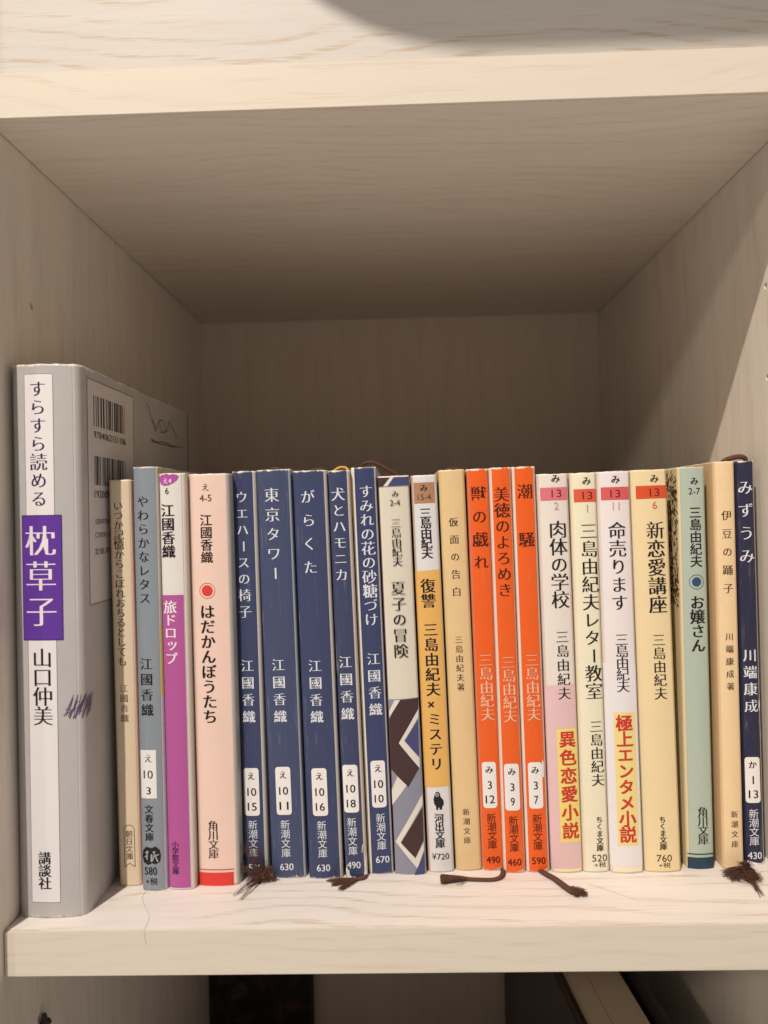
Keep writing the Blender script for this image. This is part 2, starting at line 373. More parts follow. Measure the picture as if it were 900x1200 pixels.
  ('P', 'pattern/white_stripe', (226, 214, 198), [(5.46, 29.63), (5.43, 25.69), (-3.27, 12.06), (1.96, 6.05), (5.23, 11.95), (5.24, 8.88), (2.51, 2.25), (-5.19, 12.37)]),
  ('P', 'pattern/brown_shape', (70, 46, 46), [(5.31, 24.62), (5.18, 12.45), (1.84, 6.41), (-3.2, 12.06)]),
  ('P', 'pattern/blue_shape', (72, 72, 116), [(5.2, 8.16), (5.12, -0.07), (1.18, -0.16)]),
  ('P', 'top_pattern', (72, 72, 116), [(-5.75, 147.94), (5.63, 147.83), (5.71, 144.65), (-5.74, 144.59)]),
  ('P', 'top_pattern/brown_shape', (70, 46, 46), [(-5.69, 147.93), (-1.46, 147.9), (-3.83, 144.64), (-5.74, 144.59)]),
  ('P', 'top_pattern/white_stripe', (226, 214, 198), [(-0.97, 147.98), (0.3, 147.95), (-2.24, 144.64), (-3.83, 144.61)]),
  ('V', 'code_lettering', 'M', (30, 24, 26), 'み', 0.49, 143.02, 140.31, 2.7),
  ('H', 'code_lettering', 'G', (30, 24, 26), '2-4', 0.28, 138.41, 2.07, 3.66),
  ('V', 'author_lettering', 'M', (30, 24, 26), '三島由紀夫', 0.24, 132.51, 114.71, 3.5),
  ('V', 'title_lettering', 'M', (30, 24, 26), '夏子の冒険', 0.06, 109.12, 80.67, 5.09),
 ]),
 '11': dict(x=145.91, y=37.64, w=9.62, h=148.55, k=-0.02305, d=[
  ('P', 'orange_band', (232, 176, 96), [(-5.41, 112.63), (4.59, 113.09), (4.48, 32.04), (-5.35, 31.86)]),
  ('R', 'shelf_label', (178, 128, 96), -3.92, 3.79, 138.02, 145.74, 0),
  ('V', 'shelf_label/lettering', 'MB', (30, 24, 26), 'み', -0.18, 145.2, 142.01, 2.88),
  ('H', 'shelf_label/lettering', 'G', (70, 48, 36), '15-4', -0.1, 140.25, 2.17, 4.95),
  ('V', 'author_lettering', 'MB', (30, 24, 26), '三島由紀夫', -0.02, 136.24, 117.25, 3.99),
  ('V', 'title_lettering', 'MB', (30, 24, 26), '復讐', -0.27, 109.58, 98.88, 5.11),
  ('V', 'title_lettering', 'MB', (30, 24, 26), '三島由紀夫×ミステリ', -0.05, 93.1, 38.03, 4.95),
  ('P', 'emblem', (28, 24, 24), [(-1.4, 28.93), (-0.87, 30.04), (0.1, 30.19), (0.7, 29.38), (0.81, 28.26), (1.86, 26.97), (1.95, 25.37), (1.34, 24.58), (1.1, 23.46), (0.27, 23.48), (0.24, 24.27), (-0.14, 24.28), (-0.37, 23.32), (-1.0, 23.49), (-0.95, 24.61), (-1.67, 25.74), (-1.79, 27.34)]),
  ('E', 'emblem/face', (190, 185, 180), -0.43, 29.04, 0.67, 0.35),
  ('V', 'publisher_lettering', 'MB', (30, 24, 26), '河出文庫', -0.03, 21.88, 9.11, 3.29),
  ('H', 'price_lettering', 'M', (30, 24, 26), '¥720', -0.14, 6.04, 2.24, 6.23),
 ]),
 '12': dict(x=156.3, y=38.59, w=9.81, h=150.4, k=-0.02228, d=[
  ('V', 'title_lettering', 'M', (84, 62, 40), '仮面の告白', -0.07, 132.33, 102.89, 3.37),
  ('V', 'author_lettering', 'M', (84, 62, 40), '三島由紀夫著', -0.09, 87.97, 67.49, 2.73),
  ('V', 'publisher_lettering', 'M', (84, 62, 40), '新潮文庫', -0.23, 23.28, 10.16, 2.47),
 ]),
 '13': dict(x=165.25, y=38.33, w=8.05, h=150.48, k=-0.01741, d=[
  ('V', 'title_lettering', 'M', (78, 22, 10), '獣の戯れ', 0.09, 143.62, 112.63, 5.45),
  ('V', 'author_lettering', 'M', (244, 190, 160), '三島由紀夫', 0.24, 81.12, 56.03, 4.81),
  ('R', 'shelf_label', (240, 230, 222), -2.71, 2.48, 23.46, 40.71, 1.1),
  ('V', 'shelf_label/lettering', 'MB', (30, 24, 26), 'み', -0.08, 39.38, 36.18, 3.04),
  ('H', 'shelf_label/lettering', 'GB', (30, 24, 26), '3', -0.05, 32.08, 2.98, 1.47),
  ('H', 'shelf_label/lettering', 'GB', (30, 24, 26), '12', -0.1, 26.73, 2.98, 3.33),
  ('V', 'publisher_lettering', 'G', (78, 22, 10), '新潮文庫', 0.04, 21.34, 8.08, 3.3),
  ('H', 'price_lettering', 'GB', (78, 22, 10), '490', 0.16, 4.07, 2.56, 4.97),
 ]),
 '14': dict(x=173.13, y=36.23, w=8.13, h=150.64, k=-0.01495, d=[
  ('V', 'title_lettering', 'M', (78, 22, 10), '美徳のよろめき', 0.1, 143.2, 102.32, 5.41),
  ('V', 'author_lettering', 'M', (244, 190, 160), '三島由紀夫', 0.34, 80.57, 55.85, 4.77),
  ('R', 'shelf_label', (240, 230, 222), -2.71, 2.72, 23.25, 40.59, 1.1),
  ('V', 'shelf_label/lettering', 'MB', (30, 24, 26), 'み', 0.03, 39.23, 36.06, 3.02),
  ('H', 'shelf_label/lettering', 'GB', (30, 24, 26), '3', 0.07, 31.92, 2.96, 1.46),
  ('H', 'shelf_label/lettering', 'GB', (30, 24, 26), '9', 0.03, 26.54, 2.96, 1.46),
  ('V', 'publisher_lettering', 'G', (78, 22, 10), '新潮文庫', -0.01, 21.12, 7.8, 3.28),
  ('H', 'price_lettering', 'GB', (78, 22, 10), '460', -0.12, 4.06, 2.54, 4.93),
 ]),
 '15': dict(x=181.85, y=36.51, w=8.7, h=150.79, k=-0.01535, d=[
  ('V', 'title_lettering', 'M', (78, 22, 10), '潮騒', 0.18, 144.12, 120.83, 5.41),
  ('V', 'author_lettering', 'M', (244, 190, 160), '三島由紀夫', 0.37, 81.15, 56.26, 4.77),
  ('R', 'shelf_label', (240, 230, 222), -2.54, 2.64, 23.75, 40.93, 1.1),
  ('V', 'shelf_label/lettering', 'MB', (30, 24, 26), 'み', 0.07, 39.6, 36.43, 3.02),
  ('H', 'shelf_label/lettering', 'GB', (30, 24, 26), '3', 0.11, 32.34, 2.96, 1.46),
  ('H', 'shelf_label/lettering', 'GB', (30, 24, 26), '7', 0.07, 27.01, 2.96, 1.46),
  ('V', 'publisher_lettering', 'G', (78, 22, 10), '新潮文庫', 0.12, 21.52, 8.2, 3.28),
  ('H', 'price_lettering', 'GB', (78, 22, 10), '590', 0.17, 4.39, 2.55, 4.93),
 ]),
 '16': dict(x=192.51, y=36.15, w=11.54, h=147.84, k=-0.01644, d=[
  ('R', 'paper_band', (232, 190, 186), -7.36, 5.48, 1.61, 69.48, 0),
  ('V', 'code_lettering', 'MB', (30, 24, 26), 'み', 0.97, 147.56, 144.34, 3.34),
  ('R', 'code_band', (222, 116, 124), -4.73, 5.28, 137.93, 142.7, 0),
  ('H', 'code_lettering', 'G', (130, 30, 40), '13', 1.13, 140.44, 2.86, 3.66),
  ('H', 'code_lettering', 'G', (200, 160, 155), '2', 0.92, 135.79, 2.86, 1.75),
  ('V', 'title_lettering', 'M', (30, 24, 26), '肉体の学校', 1.18, 130.23, 97.81, 6.36),
  ('V', 'author_lettering', 'M', (30, 24, 26), '三島由紀夫', 1.22, 89.56, 64.09, 4.55),
  ('R', 'paper_band/yellow_box', (243, 216, 120), -2.19, 5.33, 11.39, 53.46, 0),
  ('V', 'paper_band/lettering', 'GX', (208, 58, 46), '異色恋愛小説', 1.62, 52.2, 12.65, 5.72),
 ]),
 '17': dict(x=203.27, y=36.08, w=9.7, h=147.96, k=-0.01254, d=[
  ('V', 'code_lettering', 'MB', (30, 24, 26), 'み', 1.04, 146.44, 143.18, 3.34),
  ('R', 'code_band', (222, 92, 66), -3.73, 4.59, 137.03, 141.87, 0),
  ('H', 'code_lettering', 'G', (120, 30, 20), '13', 1.23, 139.42, 2.86, 3.65),
  ('H', 'code_lettering', 'G', (190, 150, 130), '1', 1.06, 134.58, 2.86, 0.64),
  ('V', 'title_lettering', 'M', (30, 24, 26), '三島由紀夫レター教室', 1.25, 129.18, 63.93, 6.04),
  ('V', 'author_lettering', 'M', (30, 24, 26), '三島由紀夫', 1.47, 56.16, 31.83, 4.54),
  ('V', 'publisher_lettering', 'MB', (30, 24, 26), 'ちくま文庫', 1.41, 20.75, 7.8, 2.48),
  ('H', 'price_lettering', 'G', (60, 50, 40), '520', 1.1, 5.33, 2.54, 5.56),
  ('H', 'price_lettering', 'G', (30, 24, 26), '+税', 1.2, 2.83, 1.91, 4.29),
 ]),
 '18': dict(x=214.39, y=35.28, w=12.12, h=148.22, k=-0.01361, d=[
  ('R', 'paper_band', (238, 226, 222), -7.04, 5.44, 2.55, 77.64, 0),
  ('V', 'code_lettering', 'MB', (30, 24, 26), 'み', 0.41, 146.69, 143.48, 3.33),
  ('R', 'code_band', (218, 94, 90), -4.91, 5.41, 137.6, 142.32, 0),
  ('H', 'code_lettering', 'G', (120, 30, 30), '13', 0.19, 139.86, 2.85, 3.64),
  ('H', 'code_lettering', 'G', (215, 150, 145), '11', 0.34, 135.29, 2.85, 2.54),
  ('V', 'title_lettering', 'M', (30, 24, 26), '命売ります', 0.38, 129.29, 96.56, 6.18),
  ('V', 'author_lettering', 'M', (30, 24, 26), '三島由紀夫', 0.59, 88.34, 66.62, 4.53),
  ('R', 'paper_band/yellow_box', (243, 218, 140), -3.35, 4.47, 10.24, 59.36, 0),
  ('V', 'paper_band/lettering', 'GX', (208, 58, 46), '極上エンタメ小説', 0.46, 58.1, 11.35, 5.7),
 ]),
 '19': dict(x=227.72, y=35.83, w=13.41, h=148.49, k=-0.01548, d=[
  ('V', 'code_lettering', 'MB', (30, 24, 26), 'み', 1.72, 146.64, 143.48, 3.33),
  ('R', 'code_band', (220, 82, 46), -5.03, 6.47, 137.77, 142.56, 0),
  ('H', 'code_lettering', 'G', (120, 30, 20), '13', 1.66, 140.02, 2.86, 3.65),
  ('H', 'code_lettering', 'G', (215, 110, 80), '6', 1.54, 135.29, 2.86, 1.75),
  ('V', 'title_lettering', 'M', (30, 24, 26), '新恋愛講座', 1.49, 129.13, 95.42, 6.35),
  ('V', 'author_lettering', 'M', (30, 24, 26), '三島由紀夫', 1.18, 87.84, 63.57, 4.54),
  ('V', 'publisher_lettering', 'MB', (30, 24, 26), 'ちくま文庫', 0.0, 20.73, 8.25, 2.48),
  ('H', 'price_lettering', 'G', (60, 50, 40), '760', 0.18, 5.22, 2.54, 5.56),
  ('H', 'price_lettering', 'G', (30, 24, 26), '+税', 0.24, 2.66, 1.91, 4.29),
 ]),
 '20': dict(x=242.26, y=38.03, w=10.14, h=149.25, k=-0.00268, d=[
  ('V', 'code_lettering', 'MB', (30, 24, 26), 'み', 0.77, 145.27, 142.48, 3.04),
  ('H', 'code_lettering', 'G', (30, 24, 26), '2-7', 0.74, 140.16, 2.4, 4.32),
  ('V', 'author_lettering', 'GB', (30, 24, 26), '三島由紀夫', 0.88, 134.31, 111.96, 4.26),
  ('E', 'blue_dot', (46, 78, 108), 0.75, 106.49, 1.73, 0.0),
  ('E', 'ring', (46, 78, 108), 0.75, 106.49, 2.75, 2.56),
  ('V', 'title_lettering', 'MB', (30, 24, 26), 'お嬢さん', 0.84, 101.47, 80.22, 5.28),
  ('V', 'publisher_lettering', 'M', (30, 24, 26), '角川文庫', 0.87, 22.93, 8.97, 3.68),
  ('R', 'teal_band', (38, 62, 78), -4.82, 5.3, -0.07, 4.28, 0),
  ('R', 'teal_band', (38, 62, 78), -4.86, 5.32, 5.3, 5.71, 0),
 ]),
 '21': dict(x=254.1, y=37.43, w=7.88, h=150.99, k=-0.00253, d=[
  ('V', 'title_lettering', 'M', (84, 62, 40), '伊豆の踊子', 0.32, 132.63, 102.12, 3.58),
  ('V', 'author_lettering', 'M', (84, 62, 40), '川端康成著', 0.23, 87.4, 66.21, 2.75),
  ('V', 'publisher_lettering', 'M', (84, 62, 40), '新潮文庫', 0.46, 21.49, 7.99, 2.46),
 ]),
 '22': dict(x=263.43, y=40.4, w=7.38, h=151.22, k=-0.00547, d=[
  ('V', 'title_lettering', 'M', (226, 222, 226), 'みずうみ', -0.08, 143.94, 112.65, 5.65),
  ('V', 'author_lettering', 'M', (226, 222, 226), '川端康成', -0.07, 80.68, 57.05, 4.68),
  ('R', 'shelf_label', (240, 230, 222), -2.98, 2.45, 23.21, 40.33, 1.1),
  ('V', 'shelf_label/lettering', 'MB', (30, 24, 26), 'か', -0.3, 39.02, 35.82, 3.07),
  ('H', 'shelf_label/lettering', 'GB', (30, 24, 26), '1', -0.2, 31.77, 3.0, 1.48),
  ('H', 'shelf_label/lettering', 'GB', (30, 24, 26), '13', -0.19, 26.46, 3.0, 3.36),
  ('V', 'publisher_lettering', 'G', (226, 222, 226), '新潮文庫', -0.31, 20.77, 7.2, 3.32),
  ('H', 'price_lettering', 'GB', (226, 222, 226), '430', -0.28, 3.52, 2.58, 5.0),
 ]),
}

# ---------------------------------------------------------------- lettering
_fc = bpy.data.curves.new('glyphs', 'FONT'); _fo = bpy.data.objects.new('glyphs', _fc); C.objects.link(_fo)
_fc.size = 1; _fc.fill_mode = 'FRONT'; _fc.resolution_u = 3
_G = {}
def glyph(ch, off):
    k = (ch, off)
    if k not in _G:
        _fc.body = ch; _fc.offset = off
        dg = bpy.context.evaluated_depsgraph_get(); dg.update()
        ob = _fo.evaluated_get(dg); me = ob.to_mesh()
        _G[k] = ([(v.co.x, v.co.y) for v in me.vertices], [tuple(p.vertices) for p in me.polygons]); ob.to_mesh_clear()
    return _G[k]
_ref = glyph('国', 0)[0]
RX = (min(v[0] for v in _ref)+max(v[0] for v in _ref))/2; RY = (min(v[1] for v in _ref)+max(v[1] for v in _ref))/2
RS = max(v[1] for v in _ref)-min(v[1] for v in _ref)           # ink height of a full square character
STY = {'M': (-.017, ((-.031, 0), (0, 0), (.031, 0))), 'MB': (-.004, ((-.03, 0), (0, 0), (.03, 0))), 'G': (0, ((0, 0),)), 'GB': (0, ((-.017, -.006), (.017, .006))),
       'GX': (0, ((-.028, -.02), (.028, -.02), (-.028, .02), (.028, .02)))}
DENSE = '愛騒講糖織國戯徳嬢憶獣踊端康座恋髄'
SMALL = 'ッャュョっゃゅょァィゥェォ'
def place(bm, ch, style, u, v, s, turn=False):
    """character centred in a cell of ink size s at u, v"""
    off, sh = STY[style]; off = -.010 if style == 'M' and ch in DENSE else off; vs, fs = glyph(ch, off); k = s/RS
    for i, (d, e) in enumerate(sh):
        nv = []
        for x, y in vs:
            x, y = x-RX, y-RY
            if turn: x, y = y-2*(-.02), -x
            if ch in SMALL: x += .09; y += .10
            x += d; y += e
            nv.append(bm.verts.new((u+x*k, v+y*k, .012*i)))
        for f in fs: 
            try: bm.faces.new([nv[i] for i in f])
            except ValueError: pass
def fit(bm, txt, style, u, v, h, wd):
    off, sh = STY[style]; vs, fs = glyph(txt, off)
    x0, x1 = min(p[0] for p in vs), max(p[0] for p in vs); y0, y1 = min(p[1] for p in vs), max(p[1] for p in vs)
    kx, ky = wd/(x1-x0), h/(y1-y0)
    if txt == '1': kx = ky
    for i, (d, e) in enumerate(sh):
        nv = [bm.verts.new((u+(x-(x0+x1)/2+d*.7)*kx, v+(y-(y0+y1)/2)*ky, .012*i)) for x, y in vs]
        for f in fs:
            try: bm.faces.new([nv[i] for i in f])
            except ValueError: pass
def poly(bm, pts):
    f = bm.faces.new([bm.verts.new((x, y, 0)) for x, y in pts])
    bmesh.ops.triangulate(bm, faces=[f])
def rrect(u0, u1, v0, v1, r, n=5):
    if not r: return [(u0, v0), (u1, v0), (u1, v1), (u0, v1)]
    out = []
    for cx, cy, a in ((u1-r, v0+r, -90), (u1-r, v1-r, 0), (u0+r, v1-r, 90), (u0+r, v0+r, 180)):
        for i in range(n+1):
            t = math.radians(a+90*i/n); out.append((cx+r*math.cos(t), cy+r*math.sin(t)))
    return out
def ring(bm, u, v, r, r2, n=36):
    P = [(math.cos(2*math.pi*i/n), math.sin(2*math.pi*i/n)) for i in range(n)]
    if not r2: poly(bm, [(u+r*c, v+r*s) for c, s in P]); return
    a = [bm.verts.new((u+r*c, v+r*s, 0)) for c, s in P]; b_ = [bm.verts.new((u+r2*c, v+r2*s, 0)) for c, s in P]
    for i in range(n): bm.faces.new((a[i], a[(i+1)%n], b_[(i+1)%n], b_[i]))

# ---------------------------------------------------------------- a book: spine, covers, page block
class Prof:
    """the wrap of a book's cover: s runs left cover > rounded corner > spine > corner > right cover"""
    def __init__(self, w, depth, r, b):
        self.a, self.r, self.b, self.d = w/2, r, b, depth
        self.f = self.a-r
        for _ in range(8):
            self.t0 = math.atan(2*b/self.f); self.f = self.a-r*(1-math.sin(self.t0))
        self.arc = r*(math.pi/2-self.t0); self.y1 = r*math.cos(self.t0)
    def at(self, s):
        sg = -1 if s < 0 else 1; q = abs(s)
        if q <= self.f:
            t = s/self.f
            return Vector((s, -self.b*(1-t*t), 0)), Vector((2*self.b*t/self.f, -1, 0)).normalized()
        if q <= self.f+self.arc:
            t = self.t0+(q-self.f)/self.r
            return Vector((sg*(self.f+self.r*(math.sin(t)-math.sin(self.t0))), self.r*(math.cos(self.t0)-math.cos(t)), 0)), Vector((sg*math.sin(t), -math.cos(t), 0))
        return Vector((sg*self.a, self.y1+q-self.f-self.arc, 0)), Vector((sg, 0, 0))
    def s_of_depth(self, y): return self.f+self.arc+y-self.y1
    def cuts(self):
        f = self.f; n = 10
        c = [f*(i/n) for i in range(n+1)]+[f+self.arc*i/5 for i in range(1, 6)]
        return sorted(set([-x for x in c]+c))
def wrap(bm, pf, off):
    """lay a flat (u, v) decal on the book's wrapped surface, off mm proud of it"""
    us = [v.co.x for v in bm.verts]
    if not us: return bm
    lo, hi = min(us), max(us)
    for c in pf.cuts():
        if lo < c < hi:
            bmesh.ops.bisect_plane(bm, geom=bm.verts[:]+bm.edges[:]+bm.faces[:], plane_co=(c, 0, 0), plane_no=(1, 0, 0))
    for v in bm.verts:
        p, n = pf.at(v.co.x); p = p+n*(off+v.co.z)
        v.co = Vector((p.x, p.y, v.co.y))*MM
    return bm
def strip(name, pf, h, s0, s1, mat, parent, seed, zs=(), ragged=.25, mats=None, thick=.28):
    ss = [s0]+[c for c in pf.cuts() if s0+.05 < c < s1-.05]+[s1]
    extra = []
    for a, b_ in zip(ss, ss[1:]):
        n = max(1, int((b_-a)/(.7 if b_-a < 6 else 5)))
        extra += [a+(b_-a)*i/n for i in range(n)]
    ss = extra+[s1]
    rows = sorted(set([0, .8, h*.25, h*.5, h*.75, h-.8, h]+list(zs)))
    bm = bmesh.new(); g = []
    for z in rows:
        row = []
        for s in ss:
            p, nn = pf.at(s); zz = z
            if ragged:
                if z == h: zz = h-ragged*max(0, mnoise.noise(Vector((s*.55, seed*3.7, 0)))+.25)
                if z == 0: zz = ragged*.5*max(0, mnoise.noise(Vector((s*.5, seed*5.1, 9)))+.1)
            row.append(bm.verts.new(Vector((p.x, p.y, zz))*MM))
        g.append(row)
    for j in range(len(rows)-1):
        zc = (rows[j]+rows[j+1])/2
        mi = 0
        if mats:
            for k, (zt, _m) in enumerate(mats):
                if zc < zt: mi = k; break
        for i in range(len(ss)-1):
            f = bm.faces.new((g[j][i], g[j][i+1], g[j+1][i+1], g[j+1][i])); f.material_index = mi
    o = link(name, bm, [m for _, m in mats] if mats else mat, parent, True)
    md = o.modifiers.new('thickness', 'SOLIDIFY'); md.thickness = thick*MM; md.offset = -1
    return o
GROUP = 'paperbacks in a row on the shelf'
def book(n, label, spine, left, right, sl=None, sr=None, r=1.3, b=.5, depth=105, wear=.25, linen=False, rub=.16, zl=None, zr=None, zspine=None, thick=.28, group=GROUP, kind='paperback_book', cat='book', mottle=.05):
    q = BOOKS[n]
    root = empty(kind, label, cat, (q['x'], q['y'], 0), group)
    root.rotation_euler.y = math.atan(q['k'])
    w, h = q['w'], q['h']; pf = Prof(w, depth, r, b); sd = q['x']*.37
    sl = pf.f+.25 if sl is None else (pf.f+pf.arc*.85 if sl == 'wrap' else sl); sr = pf.f+.25 if sr is None else sr
    kw = dict(wear_h=h, wear=wear, halfw=w/2)
    mk = lambda c, **k2: paper(c, **kw, **k2)
    strip('spine', pf, h, -sl, sr, mk(spine, linen=linen, rub=rub, mottle=mottle), root, sd, thick=thick,
          zs=[z for z, _ in zspine][:-1] if zspine else (), mats=[(z, mk(c, mottle=mottle, rub=rub)) for z, c in zspine] if zspine else None)
    e = pf.s_of_depth(depth)
    strip('front_cover', pf, h, -e, -sl, mk(left, mottle=mottle), root, sd+9, thick=thick, zs=[z for z, _ in zl][:-1] if zl else (), mats=[(z, mk(c)) for z, c in zl] if zl else None)
    strip('back_cover', pf, h, sr, e, mk(right, mottle=mottle), root, sd+5, thick=thick, zs=[z for z, _ in zr][:-1] if zr else (), mats=[(z, mk(c)) for z, c in zr] if zr else None)
    g = thick+.15
    link('page_block', box_bm(-w/2+g, w/2-g, g+.4, depth-1.5, .35, h-.6), pages_mat(), root)
    parts = {}; order = []
    for d in q['d']:
        key = (d[1], tuple(d[3] if d[0] in 'VH' else d[2]))
        new = d[0] in 'RPE' and ('/' not in d[1] or d[1].split('/')[1] != 'lettering')
        if key not in parts or new:
            parts[key] = bmesh.new(); order.append((key, parts[key]))
        bm = parts[key]
        if d[0] == 'V':
            _, _, sty, col, txt, u, v1, v0, s = d; m = len(txt)
            for i, ch in enumerate(txt):
                v = (v0+v1)/2 if m == 1 else v1-s/2+(v0-v1+s)*i/(m-1)
                place(bm, ch, sty, u, v, s*(.97 if ord(ch) > 0x4e00 else .9), ch == 'ー')
        elif d[0] == 'H': fit(bm, d[4], d[2], d[5], d[6], d[7], d[8])
        elif d[0] == 'R': poly(bm, rrect(*d[3:7], d[7]))
        elif d[0] == 'P': poly(bm, d[3])
        elif d[0] == 'E': ring(bm, *d[3:7])
    owners = {}; lay = 0
    for (nm, col), bm in order:
        sub = '/' in nm; nm0 = nm.split('/')[0]; letter = 'lettering' in nm
        lay += 1 if not letter else 0
        off = .05+.02*lay if not letter else .06+.02*lay+.03
        flat = not letter
        o = link(nm.split('/')[-1], wrap(bm, pf, off), paper(col, mottle=.03) if flat else ink(col), owners.get(nm0, root) if sub else root)
        if not sub: owners.setdefault(nm0, o)
    return root, pf
def sketch(pf, root, name, lines, col, wd, off=.1):
    """pen lines as thin quads"""
    bm = bmesh.new()
    for ln in lines:
        for (u0, v0), (u1, v1) in zip(ln, ln[1:]):
            dx, dy = u1-u0, v1-v0; L = math.hypot(dx, dy) or 1; nx, ny = -dy/L*wd/2, dx/L*wd/2
            vs = [bm.verts.new((a_, b_, 0)) for a_, b_ in ((u0+nx, v0+ny), (u0-nx, v0-ny), (u1-nx, v1-ny), (u1+nx, v1+ny))]
            bm.faces.new(vs)
    return link(name, wrap(bm, pf, off), ink(col), root)

# --- the grey hardback
hb, pf = book('hb', 'tall grey hardback with a purple title band and a barcode, against the left wall', (186, 178, 172), (172, 164, 158), (192, 182, 174), r=3.2, b=1.1, depth=132, wear=.26, thick=1.0, group=None, kind='hardback_book', mottle=.07)
yb = BOOKS['hb']['y']
S_ = lambda y: pf.s_of_depth(y-yb)
bm = bmesh.new(); poly(bm, rrect(S_(15.4), S_(60.5), 105, 184.2, 0)); bp_ = link('barcode_panel', wrap(bm, pf, .07), paper((222, 208, 198), mottle=.03), hb)
bars = bmesh.new(); rnd = random.Random(11)
for z0, z1, y0, y1 in ((168, 179, 20.7, 52.0), (147, 157.4, 20.6, 51.0)):
    y = y0
    while y < y1-.4:
        wd = rnd.choice((.33, .33, .66, .66, .99, 1.3)); poly(bars, rrect(S_(y), S_(min(y+wd, y1)), z0, z1, 0)); y += wd+rnd.choice((.4, .4, .7, .95, 1.3))
link('barcode', wrap(bars, pf, .10), ink((44, 38, 40)), bp_)
bm = bmesh.new()
fit(bm, '9784062131186', 'GB', S_(36.1), 165.0, 2.5, 31.2); fit(bm, '1920095019004', 'GB', S_(36), 143.8, 2.6, 31)
fit(bm, 'ISBN978-4-06-213118-6', 'G', S_(36.5), 134, 1.9, 31); fit(bm, 'C0095 ¥1900E', 'G', S_(33), 129.2, 1.9, 25); fit(bm, '定価:本体1900円', 'G', S_(35), 123.3, 2.4, 30)
link('lettering', wrap(bm, pf, .12), ink((44, 38, 40)), bp_)
q = [(S_(y), z) for y, z in ((15.4, 184.2), (60.5, 184.2), (60.5, 105), (15.4, 105), (15.4, 184.2))]
sketch(pf, hb, 'panel_outline', [q], (110, 100, 98), .3, .11)
_, _, _, u0, u1, v0, v1, _r = BOOKS['hb']['d'][0]
sketch(pf, hb, 'title_outline', [[(u0, v0), (u1, v0), (u1, v1), (u0, v1), (u0, v0)]], (62, 54, 58), .26, .062)
_, _, _, u0, u1, v0, v1, _r = BOOKS['hb']['d'][1]
sketch(pf, hb, 'band_outline', [[(u0, v0), (u1, v0), (u1, v1), (u0, v1), (u0, v0)]], (60, 30, 96), .3, .10)
Y = lambda L: [(S_(y), z) for y, z in L]
sketch(pf, hb, 'plant_drawing', [Y([(77, 184.5), (80, 182.4), (82.5, 179.4), (83, 177.5), (87, 176), (90, 174.2)]), Y([(84.5, 179), (88.5, 173), (93.4, 178.4), (96.3, 173.5), (104.7, 174.9), (108.5, 180.2), (112, 178.5), (116, 176), (120.6, 173.5)]), Y([(93.4, 178.4), (99, 179.6), (104.7, 174.9)]), Y([(82, 169.2), (90, 168.6), (100, 169.6), (112, 168.9), (129, 169.5)]), Y([(82, 168.4), (96, 168.2), (118, 168.6)])], (96, 88, 90), .45)
rnd = random.Random(5); sc = []
for k in range(20):
    x0 = 5.4+k*.54+rnd.uniform(-.3, .3); sc += [(x0, 67.0+rnd.uniform(0, 1.6)), (x0+2.3+rnd.uniform(0, 1), 73.2+rnd.uniform(0, 2.4))]
sketch(pf, hb, 'pen_scribble', [sc, [(5.2, 68.6), (9, 70.6), (15, 74.4), (16, 72.4)], [(5.8, 70.8), (11, 69.4), (16.2, 73.0)]], (104, 82, 112), .17)

# --- the paperbacks
L_ = lambda t: t
BL = (60, 67, 98); GS = (178, 170, 166)
r1, p1 = book('1', 'thin beige paperback with small brown title, partly in the shade of the tall grey hardback', (232, 206, 172), (205, 180, 150), (236, 188, 160), sr=3.55, b=.35, wear=.12)
_b = [e for e in BOOKS['1']['d'] if e[4] == '朝日文庫'][0]; cu, c1, c0 = _b[5], _b[6]+1.0, _b[7]-1.0
sketch(p1, r1, 'publisher_frame', [[(cu-1.9+.95*k, c0-(.9 if k in (1, 3) else 1.6 if k in (0, 4) else .2)) for k in range(5)]+[(cu+1.9, c1-.4), (cu+1.35, c1+.7), (cu, c1+1.15), (cu-1.35, c1+.7), (cu-1.9, c1-.4), (cu-1.9, c0-1.6)]], (120, 98, 74), .2)
book('2', 'grey-blue paperback with a white label reading 10 and 3 above a black round emblem', (140, 145, 150), (150, 150, 160), (206, 190, 176), b=.6, wear=.12, zr=[(70, (206, 184, 196)), (96, (214, 186, 128)), (200, (206, 190, 172))])
r3, p3 = book('3', 'paperback white above and purple below, with a purple blot at its head', (228, 218, 208), (228, 214, 206), (218, 200, 186), b=.7, wear=.10, sr=3.6)
book('4', 'pale pink paperback with a red dot mid-spine and a red band at its foot', (240, 203, 184), (214, 180, 160), (186, 178, 170), r=1.8, b=.7, wear=.10)
book('5', 'dark blue paperback whose white label reads 10 and 15, a frayed tassel over its foot', BL, (50, 48, 70), (192, 182, 172), b=.45, sl='wrap', sr=3.2, wear=.22, rub=.22)
book('6', 'dark blue paperback whose white label reads 10 and 11', (68, 75, 104), (90, 92, 120), (176, 178, 180), b=.5, sl='wrap', wear=.18, rub=.3)
book('7', 'dark blue paperback whose white label reads 10 and 16', BL, (84, 86, 116), (196, 184, 174), b=.5, sl='wrap', sr=5.2, wear=.16, rub=.25)
book('8', 'thin dark blue paperback whose white label reads 10 and 18, its foot torn white', (60, 66, 96), (90, 86, 110), (212, 192, 176), b=.45, sl='wrap', sr=3.0, wear=.22, rub=.32)
book('9', 'dark blue paperback whose white label reads 10 and 10, priced 670', (57, 65, 100), (238, 226, 208), (206, 198, 196), b=.45, sl=3.4, sr=4.0, wear=.1, rub=.12)
book('10', 'cream linen paperback with brown, blue and white angular pattern on its lower half', (228, 214, 192), (96, 66, 66), (190, 180, 170), r=.9, b=.8, wear=.15, linen=True)
